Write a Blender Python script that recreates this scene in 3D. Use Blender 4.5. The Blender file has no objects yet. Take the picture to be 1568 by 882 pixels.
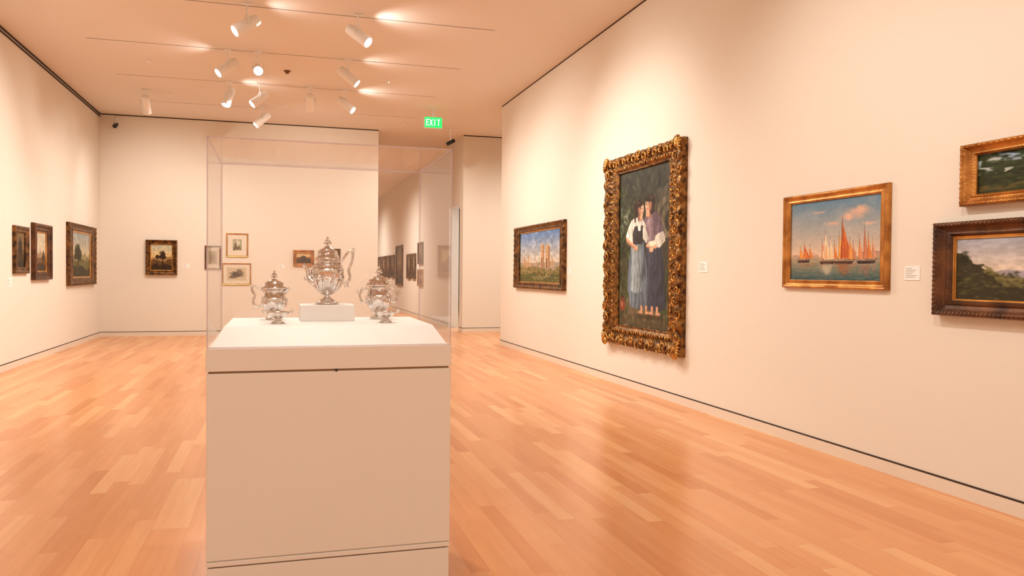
import bpy, bmesh, math, random
import numpy as np
from mathutils import Matrix, Vector
random.seed(4); rng=np.random.RandomState(7)
scene=bpy.context.scene
try:
    scene.view_settings.view_transform='Standard'
    scene.view_settings.look='None'
    scene.view_settings.exposure=0.0
except Exception as e: print(e)
COL=scene.collection

# ------------------------------------------------------------------ utils
def lin(c):
    c=np.asarray(c,dtype=float)/255.0
    return np.where(c<=0.04045,c/12.92,((c+0.055)/1.055)**2.4)
def L(r,g,b):
    a=lin((r,g,b)); return (float(a[0]),float(a[1]),float(a[2]),1.0)

class Mat:
    def __init__(s,name):
        s.m=bpy.data.materials.new(name); s.m.use_nodes=True
        s.nt=s.m.node_tree; s.n=s.nt.nodes; s.l=s.nt.links
        s.b=s.n['Principled BSDF']; s.out=s.n['Material Output']
    def node(s,t,**kw):
        n=s.n.new(t)
        for k,v in kw.items(): setattr(n,k,v)
        return n
    def math(s,op,a,b=None):
        n=s.n.new('ShaderNodeMath'); n.operation=op
        for i,v in enumerate((a,b)):
            if v is None: continue
            if isinstance(v,(int,float)): n.inputs[i].default_value=v
            else: s.l.new(v,n.inputs[i])
        return n.outputs[0]
    def set(s,**kw):
        for k,v in kw.items():
            s.b.inputs[k.replace('_',' ')].default_value=v
        return s

def simple(name,col,rough=0.6,metal=0.0,noise=0.0,nscale=8,bump=0.0,bscale=200,spec=0.5):
    M=Mat(name); M.set(Roughness=rough,Metallic=metal)
    M.b.inputs['Specular IOR Level'].default_value=spec
    M.b.inputs['Base Color'].default_value=col
    if noise>0:
        tc=M.node('ShaderNodeTexCoord'); nz=M.node('ShaderNodeTexNoise')
        nz.inputs['Scale'].default_value=nscale; nz.inputs['Detail'].default_value=2
        M.l.new(tc.outputs['Object'],nz.inputs['Vector'])
        mx=M.node('ShaderNodeMix',data_type='RGBA')
        M.l.new(nz.outputs['Fac'],mx.inputs[0])
        mx.inputs[6].default_value=tuple(c*(1-noise) for c in col[:3])+(1,)
        mx.inputs[7].default_value=tuple(min(1,c*(1+noise)) for c in col[:3])+(1,)
        M.l.new(mx.outputs[2],M.b.inputs['Base Color'])
    if bump>0:
        tc=M.node('ShaderNodeTexCoord'); nz=M.node('ShaderNodeTexNoise')
        nz.inputs['Scale'].default_value=bscale; nz.inputs['Detail'].default_value=3
        M.l.new(tc.outputs['Object'],nz.inputs['Vector'])
        bp=M.node('ShaderNodeBump'); bp.inputs['Strength'].default_value=bump; bp.inputs['Distance'].default_value=0.01
        M.l.new(nz.outputs['Fac'],bp.inputs['Height']); M.l.new(bp.outputs[0],M.b.inputs['Normal'])
    return M.m
def emis(name,col,st):
    M=Mat(name); M.b.inputs['Base Color'].default_value=col
    M.b.inputs['Emission Color'].default_value=col; M.b.inputs['Emission Strength'].default_value=st
    return M.m

def mesh(name,verts,faces,mat,smooth=False,parent=None):
    me=bpy.data.meshes.new(name); me.from_pydata([tuple(v) for v in verts],[],faces); me.update()
    ob=bpy.data.objects.new(name,me); COL.objects.link(ob)
    if mat: me.materials.append(mat)
    if smooth:
        me.polygons.foreach_set('use_smooth',[True]*len(me.polygons))
    if parent: ob.parent=parent
    return ob
BF=[(0,3,2,1),(4,5,6,7),(0,1,5,4),(1,2,6,5),(2,3,7,6),(3,0,4,7)]
def boxv(x0,x1,y0,y1,z0,z1):
    return [(x0,y0,z0),(x1,y0,z0),(x1,y1,z0),(x0,y1,z0),(x0,y0,z1),(x1,y0,z1),(x1,y1,z1),(x0,y1,z1)]
def box(name,x0,x1,y0,y1,z0,z1,mat,parent=None,bevel=0):
    ob=mesh(name,boxv(x0,x1,y0,y1,z0,z1),BF,mat,parent=parent)
    if bevel:
        m=ob.modifiers.new('b','BEVEL'); m.width=bevel; m.segments=3
    return ob
def boxes(name,lst,mat,parent=None):
    v=[];f=[]
    for b in lst:
        o=len(v); v+=boxv(*b); f+=[tuple(i+o for i in q) for q in BF]
    return mesh(name,v,f,mat,parent=parent)
def empty(name,loc=(0,0,0),rz=0.0):
    e=bpy.data.objects.new(name,None); COL.objects.link(e); e.location=loc; e.rotation_euler=(0,0,rz)
    e.empty_display_size=0.1
    return e
def lathe_data(prof,n=48,sx=1,sy=1,off=(0,0,0),lobes=0,lamp=0):
    v=[];f=[]
    for r,z in prof:
        for i in range(n):
            a=2*math.pi*i/n
            rr=r*(1+lamp*math.cos(lobes*a)) if lobes else r
            v.append((off[0]+rr*sx*math.cos(a),off[1]+rr*sy*math.sin(a),off[2]+z))
    for j in range(len(prof)-1):
        for i in range(n):
            k=(i+1)%n
            f.append((j*n+i,j*n+k,(j+1)*n+k,(j+1)*n+i))
    f.append(tuple(reversed(range(n)))); f.append(tuple((len(prof)-1)*n+i for i in range(n)))
    return v,f
def crom(pts,n=8):
    P=[np.array(p,float) for p in pts]; P=[2*P[0]-P[1]]+P+[2*P[-1]-P[-2]]
    out=[]
    for i in range(1,len(P)-2):
        for k in range(n):
            t=k/n
            out.append(0.5*((2*P[i])+(-P[i-1]+P[i+1])*t+(2*P[i-1]-5*P[i]+4*P[i+1]-P[i+2])*t*t+(-P[i-1]+3*P[i]-3*P[i+1]+P[i+2])*t**3))
    out.append(P[-2]); return out
def tube_data(ctrl,sides=8,n=8):
    C=crom(ctrl,n); v=[];f=[]
    up=None
    for i,c in enumerate(C):
        a=C[max(0,i-1)][:3]; b=C[min(len(C)-1,i+1)][:3]
        t=Vector(b-a)
        if t.length<1e-9: t=Vector((0,0,1))
        t.normalize()
        if up is None:
            up=Vector((0,1,0)) if abs(t.y)<0.9 else Vector((1,0,0))
        s=t.cross(up).normalized(); up=s.cross(t).normalized()
        for k in range(sides):
            an=2*math.pi*k/sides; r=max(c[3],1e-4)
            v.append(Vector(c[:3])+s*(math.cos(an)*r)+up*(math.sin(an)*r))
    m=len(C)
    for j in range(m-1):
        for k in range(sides):
            q=(k+1)%sides
            f.append((j*sides+k,j*sides+q,(j+1)*sides+q,(j+1)*sides+k))
    f.append(tuple(reversed(range(sides)))); f.append(tuple((m-1)*sides+k for k in range(sides)))
    return v,f
def ell_data(c,r,nu=10,nv=7):
    v=[];f=[]
    for j in range(nv+1):
        ph=-math.pi/2+math.pi*j/nv
        for i in range(nu):
            a=2*math.pi*i/nu
            v.append((c[0]+r[0]*math.cos(ph)*math.cos(a),c[1]+r[1]*math.cos(ph)*math.sin(a),c[2]+r[2]*math.sin(ph)))
    for j in range(nv):
        for i in range(nu):
            k=(i+1)%nu; f.append((j*nu+i,j*nu+k,(j+1)*nu+k,(j+1)*nu+i))
    return v,f
class Acc:
    def __init__(s): s.v=[];s.f=[]
    def add(s,d,M=None):
        o=len(s.v); v,f=d
        s.v+= [tuple((M@Vector(p)) if M else p) for p in v]; s.f+=[tuple(i+o for i in q) for q in f]
    def make(s,name,mat,smooth=True,parent=None): return mesh(name,s.v,s.f,mat,smooth,parent)
def boxvf(*a): return boxv(*a),BF

# ------------------------------------------------------------------ camera
f_px=1205.0
R=(Matrix.Rotation(-math.radians(16.4),3,'Z')@Matrix.Rotation(math.pi/2-math.radians(1.05),3,'X')@Matrix.Rotation(math.radians(0.5),3,'Z'))
cd=bpy.data.cameras.new('camera'); cam=bpy.data.objects.new('camera',cd); COL.objects.link(cam)
cam.matrix_world=Matrix.Translation((0,0,1.35))@R.to_4x4()
cd.sensor_width=36; cd.lens=36*f_px/1568; cd.clip_start=0.05; cd.clip_end=200
scene.camera=cam

# ------------------------------------------------------------------ room materials
m_wall=simple('wall_paint',L(229,221,209),0.9,noise=0.01,nscale=0.8,spec=0.1)
m_ceil=simple('ceiling_paint',L(228,219,209),0.9,noise=0.01,nscale=0.5,spec=0.1)
m_base=simple('baseboard_paint',L(226,214,198),0.5,noise=0.01)
m_dark=simple('shadow_gap_black',L(60,45,35),0.8)
m_slot=simple('track_slot_grey',L(70,52,40),0.8)
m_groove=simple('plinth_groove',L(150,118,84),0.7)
m_plinth=simple('plinth_paint',L(228,218,205),0.55,noise=0.012,nscale=3)
m_deck=simple('deck_white',L(243,241,238),0.5,noise=0.01)
m_white=simple('fixture_white',L(238,236,232),0.45,noise=0.01)
m_black=simple('black_plastic',L(20,20,22),0.4,noise=0.05)
m_lens=emis('lamp_lens',(0.84,0.93,1.0,1),7.0)

def floor_mat():
    M=Mat('maple_strip_floor')
    tc=M.node('ShaderNodeTexCoord'); sp=M.node('ShaderNodeSeparateXYZ'); M.l.new(tc.outputs['Object'],sp.inputs[0])
    W=0.092; LN=1.05
    rx=M.math('DIVIDE',sp.outputs[0],W); row=M.math('FLOOR',rx)
    wn=M.node('ShaderNodeTexWhiteNoise',noise_dimensions='1D'); M.l.new(row,wn.inputs['W'])
    ry=M.math('ADD',M.math('DIVIDE',sp.outputs[1],LN),M.math('MULTIPLY',wn.outputs['Value'],7.3)); idx=M.math('FLOOR',ry)
    cmb=M.node('ShaderNodeCombineXYZ'); M.l.new(row,cmb.inputs[0]); M.l.new(idx,cmb.inputs[1])
    w2=M.node('ShaderNodeTexWhiteNoise',noise_dimensions='2D'); M.l.new(cmb.outputs[0],w2.inputs['Vector'])
    ramp=M.node('ShaderNodeValToRGB'); e=ramp.color_ramp.elements
    e[0].position=0; e[0].color=L(203,133,79); e[1].position=1; e[1].color=L(229,172,118)
    x=ramp.color_ramp.elements.new(0.2); x.color=L(213,146,91)
    x=ramp.color_ramp.elements.new(0.75); x.color=L(220,156,101)
    M.l.new(w2.outputs['Value'],ramp.inputs[0])
    mp=M.node('ShaderNodeMapping'); mp.inputs['Scale'].default_value=(20,1.2,1)
    va=M.node('ShaderNodeVectorMath',operation='ADD'); M.l.new(tc.outputs['Object'],va.inputs[0]); M.l.new(w2.outputs['Color'],va.inputs[1])
    M.l.new(va.outputs[0],mp.inputs[0])
    nz=M.node('ShaderNodeTexNoise'); nz.inputs['Scale'].default_value=1.5; nz.inputs['Detail'].default_value=3; M.l.new(mp.outputs[0],nz.inputs['Vector'])
    mx=M.node('ShaderNodeMix',data_type='RGBA',blend_type='MULTIPLY'); mx.inputs[0].default_value=1.0
    gr=M.node('ShaderNodeValToRGB'); gr.color_ramp.elements[0].color=(0.93,0.91,0.89,1); gr.color_ramp.elements[0].position=0.3; gr.color_ramp.elements[1].color=(1.02,1.01,1.0,1); gr.color_ramp.elements[1].position=0.65
    M.l.new(nz.outputs['Fac'],gr.inputs[0]); M.l.new(ramp.outputs[0],mx.inputs[6]); M.l.new(gr.outputs[0],mx.inputs[7])
    fx=M.math('FRACT',rx); fy=M.math('FRACT',ry)
    ex=M.math('MINIMUM',fx,M.math('SUBTRACT',1.0,fx)); ey=M.math('MINIMUM',fy,M.math('SUBTRACT',1.0,fy))
    sx=M.math('LESS_THAN',ex,0.010); sy=M.math('LESS_THAN',ey,0.0012); sm=M.math('MAXIMUM',sx,sy)
    m2=M.node('ShaderNodeMix',data_type='RGBA'); M.l.new(M.math('MULTIPLY',sm,0.3),m2.inputs[0]); M.l.new(mx.outputs[2],m2.inputs[6]); m2.inputs[7].default_value=L(130,76,38)
    M.l.new(m2.outputs[2],M.b.inputs['Base Color'])
    M.set(Roughness=0.25)
    M.b.inputs['Specular IOR Level'].default_value=0.5
    return M.m
m_floor=floor_mat()

# ------------------------------------------------------------------ room shell
XL,XR,YB,H=-3.5,4.0,17.6,4.5
YE=14.35
FAR=38.0; YF=-5.0
box('floor',-3.8,9.0,YF-0.3,FAR+0.3,-0.1,0,m_floor)
slots=[-0.4,1.65,3.7,5.75,7.8,9.92,11.95,13.98,16.0]
cb=[]; sw=0.034
ys=YF-0.3
for s in slots:
    cb.append((-3.8,9.0,ys,s-sw/2,H,H+0.1)); 
    cb.append((-3.8,-2.55,s-sw/2,s+sw/2,H,H+0.1)); cb.append((2.65,9.0,s-sw/2,s+sw/2,H,H+0.1)); ys=s+sw/2
cb.append((-3.8,9.0,ys,FAR+0.3,H,H+0.1))
ceil=boxes('ceiling',cb,m_ceil)
boxes('trim_1',[(-2.56,2.66,s-sw/2-0.005,s+sw/2+0.005,H+0.03,H+0.09) for s in slots],m_slot)
box('wall_left',XL-0.3,XL,YF-0.3,FAR,0,H,m_wall)
box('wall_right',XR,XR+0.3,YF-0.3,YE,0,H,m_wall)
boxes('wall_back',[(XL,2.07,YB,YB+0.35,0,H)],m_wall)
boxes('wall_passage',[(XR,9.0,YB,YB+0.3,0,H)],m_wall)
boxes('wall_far_right',[(XR,XR+0.25,YB+0.3,17.95,0,H),(XR,XR+0.25,17.95,19.15,2.95,H),(XR,XR+0.25,19.15,FAR,0,H)],m_wall)
box('wall_far_end',XL,9.0,FAR,FAR+0.3,0,H,m_wall)
box('wall_front',XL,XR,YF-0.3,YF,0,H,m_wall)
box('wall_outer',9.0,9.3,YE-2,FAR,0,H,m_wall)
m_cool=simple('side_gallery_blue_lit',L(205,218,232),0.8,noise=0.01)  # bluish light of the side room is put into this wall colour
box('wall_side_gallery',6.8,6.9,YB+0.3,24,0,H,m_cool)
box('wall_passage_near',XR+0.3,9.0,YE-2.3,YE-2.0,0,H,m_wall)

def bboard(name,pts):
    boxes(name,[(a,b,c,d,0,0.085) for a,b,c,d in pts],m_base)
    boxes(name.replace('baseboard','trim_base'),[(a,b,c,d,0.085,0.097) for a,b,c,d in pts],m_dark)
bboard('baseboard_right',[(XR-0.006,XR,YF,YE)])
bboard('baseboard_left',[(XL,XL+0.006,YF,YB-0.006)])
bboard('baseboard_back',[(XL+0.006,2.07,YB-0.006,YB)])
bboard('baseboard_passage',[(XR,8.9,YB-0.006,YB)])
bboard('baseboard_far_right',[(XR-0.006,XR,YB,17.95),(XR-0.006,XR,19.15,FAR-0.01)])
bboard('baseboard_front',[(XL+0.01,XR-0.01,YF,YF+0.006)])
boxes('trim_2',[(XL,XL+0.012,YF,YB-0.01,H-0.07,H-0.045),(XL,XL+0.02,YF,YB-0.01,H-0.02,H)],m_dark)
boxes('trim_3',[(XR-0.006,XR,YF,YE,H-0.016,H)],m_dark)
boxes('trim_4',[(XL+0.02,2.07,YB-0.006,YB,H-0.02,H),(XR,8.9,YB-0.006,YB,H-0.02,H)],m_dark)

# ------------------------------------------------------------------ painter
class Canvas:
    def __init__(s,w,h,col=(128,128,128)):
        s.w,s.h=w,h; s.a=np.ones((h,w,3))*np.array(col,float)
        s.U,s.V=np.meshgrid((np.arange(w)+.5)/w,(np.arange(h)+.5)/h)
    def vgrad(s,v0,v1,c0,c1):
        t=np.clip((s.V-v0)/(v1-v0),0,1)[...,None]; m=((s.V>=v0)&(s.V<=v1))[...,None]
        s.a=np.where(m,np.array(c0,float)*(1-t)+np.array(c1,float)*t,s.a)
    def blend(s,m,c,al=1.0):
        m=(m*al)[...,None]; s.a=s.a*(1-m)+np.array(c,float)*m
    def mask(s,pts,wob=0.0):
        U,V=s.U,s.V
        if wob: 
            n=s.noise(14,1); U=U+(n-.5)*wob; V=V+(s.noise(14,1)-.5)*wob
        ins=np.zeros(U.shape,bool); n=len(pts)
        for i in range(n):
            x0,y0=pts[i]; x1,y1=pts[(i+1)%n]
            if y0==y1: continue
            ins^=((V<y0)!=(V<y1))&(U<(x1-x0)*(V-y0)/(y1-y0)+x0)
        return ins.astype(float)
    def poly(s,pts,c,al=1.0,wob=0.0): s.blend(s.mask(pts,wob),c,al)
    def cloth(s,pts,c,fold=.35,nf=5,wob=.01,rake=0.0,side=.35):
        m=s.mask(pts,wob); xs=[p[0] for p in pts]; x0,x1=min(xs),max(xs)
        t=np.clip((s.U-x0)/(x1-x0),0,1)
        n=s.noise(5,2,1.6)
        ph=(s.U+rake*s.V)/(x1-x0)*nf*2*math.pi+n*14
        k=1+fold*(np.sin(ph)*.6+np.sin(ph*2.3+1)*.25)*.6-side*(t-.35)
        col=np.array(c,float)*k[...,None]
        m=m[...,None]; s.a=s.a*(1-m)+col*m
    def ell(s,cx,cy,rx,ry,c,al=1.0,soft=0.15,rot=0,wob=0):
        dx=s.U-cx; dy=s.V-cy; ca,sa=math.cos(rot),math.sin(rot)
        X=dx*ca+dy*sa; Y=-dx*sa+dy*ca
        d=np.sqrt((X/rx)**2+(Y/ry)**2)
        if wob: d=d+(s.noise(16,2)-.5)*wob
        s.blend(np.clip((1+soft-d)/(2*soft+1e-6),0,1),c,al)
    def noise(s,k,octs=3,ax=1.0):
        out=np.zeros((s.h,s.w)); amp=1;tot=0
        UU=np.clip(s.U,0,.9999); VV=np.clip(s.V,0,.9999)
        for o in range(octs):
            n=int(k*2**o)+2; nx=max(3,int(n*ax))
            g=rng.rand(n+1,nx+1)
            x=UU*(nx-1e-6); y=VV*(n-1e-6); xi=x.astype(int); yi=y.astype(int); fx=x-xi; fy=y-yi
            fx=fx*fx*(3-2*fx); fy=fy*fy*(3-2*fy)
            out+=amp*((g[yi,xi]*(1-fx)+g[yi,xi+1]*fx)*(1-fy)+(g[yi+1,xi]*(1-fx)+g[yi+1,xi+1]*fx)*fy); tot+=amp; amp*=.55
        return out/tot
    def mottle(s,amt,k=20,ax=1.0,mask=None):
        n=(s.noise(k,3,ax)-.5)*2*amt
        if mask is not None: n=n*mask
        s.a=s.a*(1+n[...,None])
    def below(s,fn,c,al=1.0):
        s.blend((s.V>fn(s.U)).astype(float),c,al)
    def dabs(s,n,u0,u1,v0,v1,r,cols,al=.7):
        for k in range(n):
            x=u0+(u1-u0)*rng.rand(); y=v0+(v1-v0)*rng.rand(); c=np.array(cols[rng.randint(len(cols))])*(.8+.4*rng.rand())
            s.ell(x,y,r*(.5+rng.rand()),r*.6*(.5+rng.rand()),c,al,.4,rot=rng.rand()*3)
    def blur(s):
        p=np.pad(s.a,((1,1),(1,1),(0,0)),'edge')
        s.a=(p[1:-1,1:-1]*4+p[:-2,1:-1]+p[2:,1:-1]+p[1:-1,:-2]+p[1:-1,2:])/8
def ridge(seed,base,amp,k=6):
    def f(U):
        out=0;am=1;kk=k
        for o in range(3):
            x=np.clip(U,0,.999)*kk; i=x.astype(int); fr=x-i; fr=fr*fr*(3-2*fr)
            gg=np.random.RandomState(seed+o).rand(kk+2)
            out=out+am*(gg[i]*(1-fr)+gg[i+1]*fr-.5); am*=.5; kk*=2
        return base-out*amp
    return f

def m_canvas():
    M=Mat('oil_paint_canvas'); at=M.node('ShaderNodeAttribute'); at.attribute_name='paint'
    M.l.new(at.outputs['Color'],M.b.inputs['Base Color']); M.set(Roughness=0.5)
    M.b.inputs['Specular IOR Level'].default_value=0.25
    tc=M.node('ShaderNodeTexCoord'); nz=M.node('ShaderNodeTexNoise'); nz.inputs['Scale'].default_value=90; M.l.new(tc.outputs['Object'],nz.inputs['Vector'])
    bp=M.node('ShaderNodeBump'); bp.inputs['Strength'].default_value=0.15; bp.inputs['Distance'].default_value=0.003
    M.l.new(nz.outputs['Fac'],bp.inputs['Height']); M.l.new(bp.outputs[0],M.b.inputs['Normal'])
    return M.m
M_CANVAS=m_canvas()
def canvas_mesh(cv,x0,x1,z0,z1,y,parent):
    w,h=cv.w,cv.h
    xs=np.linspace(x0,x1,w); zs=np.linspace(z1,z0,h)
    X,Z=np.meshgrid(xs,zs); co=np.stack([X,np.full_like(X,y),Z],-1).reshape(-1,3)
    i=np.arange(w*h).reshape(h,w)
    q=np.stack([i[:-1,:-1],i[1:,:-1],i[1:,1:],i[:-1,1:]],-1).reshape(-1,4)
    me=bpy.data.meshes.new('canvas'); me.vertices.add(w*h); me.vertices.foreach_set('co',co.ravel())
    me.loops.add(q.size); me.loops.foreach_set('vertex_index',q.ravel().astype(np.int32))
    me.polygons.add(len(q)); me.polygons.foreach_set('loop_start',np.arange(0,q.size,4,dtype=np.int32))
    me.update(); me.validate()
    at=me.color_attributes.new('paint','FLOAT_COLOR','POINT')
    c=np.ones((w*h,4)); c[:,:3]=lin(np.clip(cv.a,0,255)).reshape(-1,3)
    at.data.foreach_set('color',c.ravel().astype(np.float32))
    me.materials.append(M_CANVAS)
    ob=bpy.data.objects.new('canvas',me); COL.objects.link(ob); ob.parent=parent; return ob

# ---- picture contents
def pic_portrait():
    c=Canvas(300,520,(44,46,33))
    c.vgrad(0,.5,(48,49,37),(36,39,27)); c.vgrad(.5,1,(48,50,32),(78,70,47))
    c.mottle(.4,8)
    for (x,y,rx,ry,col) in [(.08,.26,.06,.04,(138,146,130)),(.14,.31,.05,.05,(146,148,132)),(.06,.36,.05,.03,(110,120,100)),(.2,.24,.03,.03,(98,108,90))]:
        c.ell(x,y,rx,ry,col,.75,.4,wob=1.6)
    c.dabs(320,0,.34,.08,.56,.014,[(42,52,30),(60,70,38),(30,36,22),(78,86,50)],.8)
    c.dabs(140,.3,1,.0,.2,.02,[(44,48,34),(56,56,40),(34,36,26)],.6)
    c.poly([(.70,.16),(1,.12),(1,.70),(.76,.70)],(76,70,56),.7,wob=.04)
    c.ell(.95,.33,.21,.13,(96,88,70),.9,.06); c.ell(.96,.335,.165,.10,(56,51,40),.95,.06); c.ell(.97,.34,.145,.088,(102,94,76),.9,.08); c.ell(.99,.35,.10,.066,(48,44,34),1,.1)
    c.poly([(.80,.42),(1,.42),(1,.45),(.80,.45)],(112,102,84),.8); c.poly([(.80,.45),(1,.45),(1,.46),(.80,.46)],(42,38,29),.8)
    c.poly([(.84,.46),(1,.46),(1,.70),(.84,.70)],(62,57,45),.9)
    c.mottle(.3,22)
    c.poly([(0,.82),(.3,.80),(.7,.82),(1,.78),(1,1),(0,1)],(106,92,66),.8,wob=.05)
    c.poly([(0,.93),(1,.94),(1,1),(0,1)],(66,59,40),.7,wob=.06)
    c.dabs(150,0,.22,.68,.95,.012,[(52,66,34),(70,84,42),(38,46,25)],.8); c.dabs(150,.84,1,.62,.95,.012,[(52,66,34),(68,80,40),(38,46,25)],.8)
    c.mottle(.22,30)
    c.ell(.08,.87,.065,.038,(116,56,38),1,.1); c.poly([(.045,.81),(.12,.81),(.135,.85),(.03,.85)],(100,48,33)); c.ell(.065,.86,.02,.02,(190,120,86),.7,.5); c.ell(.08,.812,.04,.007,(56,28,20))
    c.U=(c.U+.03)/1.13
    skin=(206,158,126); sh=(146,98,74); li=(230,188,158)
    c.cloth([(.52,.47),(.66,.465),(.76,.46),(.80,.56),(.83,.66),(.85,.87),(.76,.885),(.66,.89),(.50,.88)],(56,60,73),.38,5)
    c.cloth([(.49,.31),(.55,.285),(.62,.275),(.72,.30),(.79,.36),(.82,.42),(.81,.46),(.72,.505),(.54,.49),(.47,.40)],(112,92,102),.32,4,rake=.5)
    c.cloth([(.53,.32),(.60,.30),(.66,.46),(.58,.48)],(140,119,124),.3,3)
    c.cloth([(.67,.43),(.74,.41),(.80,.405),(.835,.46),(.74,.505),(.65,.49)],(214,206,192),.3,4)
    c.poly([(.60,.27),(.51,.26),(.51,.31),(.61,.315)],sh); c.poly([(.51,.265),(.57,.27),(.57,.31),(.51,.305)],skin)
    c.ell(.585,.222,.082,.044,(34,24,19),1,.08); c.ell(.61,.255,.04,.042,(34,24,20),1,.1); c.ell(.548,.237,.050,.039,skin,1,.08); c.ell(.585,.245,.028,.034,sh,.8,.4); c.ell(.525,.235,.022,.025,li,.6,.6)
    c.ell(.575,.198,.08,.021,(36,24,20),1,.1); c.ell(.60,.192,.03,.008,(90,66,50),.6,.5)
    c.ell(.523,.231,.011,.003,(50,32,26)); c.ell(.56,.231,.011,.003,(50,32,26)); c.ell(.523,.224,.013,.002,(70,44,34)); c.ell(.56,.224,.013,.002,(70,44,34)); c.poly([(.535,.23),(.528,.248),(.545,.249)],sh,.6); c.ell(.537,.259,.014,.0035,(158,74,66))
    c.cloth([(.25,.465),(.36,.46),(.48,.46),(.51,.54),(.54,.64),(.56,.87),(.46,.885),(.34,.885),(.24,.87),(.20,.76),(.19,.68)],(96,109,120),.38,6)
    c.cloth([(.27,.475),(.43,.475),(.45,.62),(.45,.77),(.35,.785),(.26,.77)],(136,149,155),.28,4)
    c.cloth([(.20,.36),(.25,.325),(.32,.305),(.45,.31),(.52,.36),(.50,.43),(.34,.47),(.19,.455),(.15,.42)],(220,213,201),.3,5,rake=-.4,side=.2)
    c.cloth([(.31,.36),(.46,.355),(.49,.40),(.46,.475),(.29,.475),(.28,.41)],(50,46,50),.4,4)
    c.poly([(.36,.335),(.43,.335),(.42,.39),(.38,.39)],(220,212,200)); 
    c.poly([(.15,.415),(.21,.44),(.36,.49),(.34,.512),(.17,.462)],skin); c.poly([(.17,.445),(.35,.503),(.34,.512),(.17,.462)],sh,.7)
    c.cloth([(.46,.37),(.53,.40),(.57,.45),(.52,.475),(.46,.44)],(198,192,180),.3,3)
    c.poly([(.37,.28),(.46,.28),(.45,.325),(.37,.325)],sh); c.poly([(.40,.28),(.46,.28),(.45,.32),(.41,.322)],skin)
    c.ell(.385,.245,.080,.046,(44,28,21),1,.08); c.ell(.425,.256,.050,.039,skin,1,.08); c.ell(.395,.262,.023,.034,sh,.75,.4); c.ell(.445,.25,.02,.025,li,.6,.6)
    c.ell(.39,.221,.070,.021,(44,27,20),1,.1); c.ell(.37,.212,.03,.008,(104,68,46),.6,.5)
    c.ell(.42,.251,.011,.003,(50,32,26)); c.ell(.455,.251,.009,.003,(50,32,26)); c.ell(.42,.244,.013,.002,(70,44,34)); c.poly([(.442,.25),(.455,.266),(.438,.267)],sh,.6); c.ell(.444,.278,.013,.0035,(158,74,66))
    c.poly([(.30,.29),(.345,.24),(.335,.33),(.31,.34)],(50,31,22),.9)
    c.poly([(.56,.465),(.68,.455),(.69,.50),(.57,.51)],(224,214,194)); c.poly([(.56,.495),(.69,.485),(.69,.50),(.57,.51)],(160,144,122)); c.poly([(.618,.46),(.624,.46),(.632,.505),(.626,.506)],(150,136,114),.7)
    for hx,hy,d in ((.545,.487,1),(.665,.497,-1),(.60,.517,1),(.335,.503,1)):
        c.ell(hx,hy,.026,.012,skin,1,.15)
        for q in range(4): c.ell(hx+d*.026,hy-.010+.006*q,.016,.0028,li if q<2 else skin,1,.2,rot=.15*d)
        c.ell(hx,hy+.010,.026,.004,sh,.7,.4)
    for x,r in ((.45,.25),(.53,-.2),(.63,.25),(.71,-.2)):
        c.poly([(x-.015,.86),(x+.02,.86),(x+.022,.90),(x-.015,.90)],skin); c.poly([(x+.008,.86),(x+.02,.86),(x+.022,.90),(x+.008,.90)],sh,.6)
        c.ell(x+(.015 if r<0 else -.015),.905,.036,.009,skin,1,.15,rot=r*.4); c.ell(x+(.015 if r<0 else -.015),.912,.036,.004,sh,.7,.3)
    c.ell(.56,.928,.26,.014,(46,38,26),.6,.5)
    c.mottle(.12,50); c.mottle(.12,16); c.blur(); return c
def pic_ruins():
    c=Canvas(260,140); c.vgrad(0,.62,(88,122,172),(208,194,172)); 
    n=c.noise(5,3,2); c.blend(np.clip((n-.55)*4,0,1)*(c.V<.55),(206,204,206),.5)
    c.below(ridge(3,.62,.05),(150,138,120)); c.below(ridge(8,.70,.10),(128,112,70)); c.below(ridge(11,.82,.08),(84,86,44)); 
    c.mottle(.2,18)
    st=(196,158,118); sd=(132,96,70)
    for x0,x1,t,b in ((.54,.62,.24,.70),(.655,.755,.26,.72),(.79,.82,.50,.70),(.10,.135,.46,.70),(.155,.19,.52,.72),(.21,.24,.44,.70),(.27,.31,.57,.74),(.42,.445,.56,.70)):
        w=x1-x0
        c.poly([(x0,t+.03),(x0+w*.25,t),(x0+w*.45,t+.035),(x0+w*.7,t+.005),(x1,t+.05),(x1+.005,b),(x0-.005,b)],st,wob=.012); c.poly([(x0+w*.6,t+.03),(x1,t+.05),(x1,b),(x0+w*.6,b)],sd,.7)
        if w>.06:
            c.poly([(x0+w*.15,b),(x0+w*.15,b-.16),(x0+w*.3,b-.2),(x0+w*.45,b-.16),(x0+w*.45,b)],(88,64,48),.75)
            for q in range(5): c.poly([(x0,t+.08+q*.07),(x1,t+.085+q*.07),(x1,t+.092+q*.07),(x0,t+.088+q*.07)],sd,.5)
    c.dabs(170,0,1,.72,1,.018,[(66,70,34),(108,100,54),(140,124,76),(54,62,32)],.7)
    for x in (.45,.5,.52,.6): c.ell(x,.84,.005,.03,(150,56,40)); 
    c.poly([(.3,.9),(.7,.86),(.8,.9),(.4,.96)],(176,154,110),.4,wob=.04)
    c.mottle(.1,30); c.blur(); return c
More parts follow.
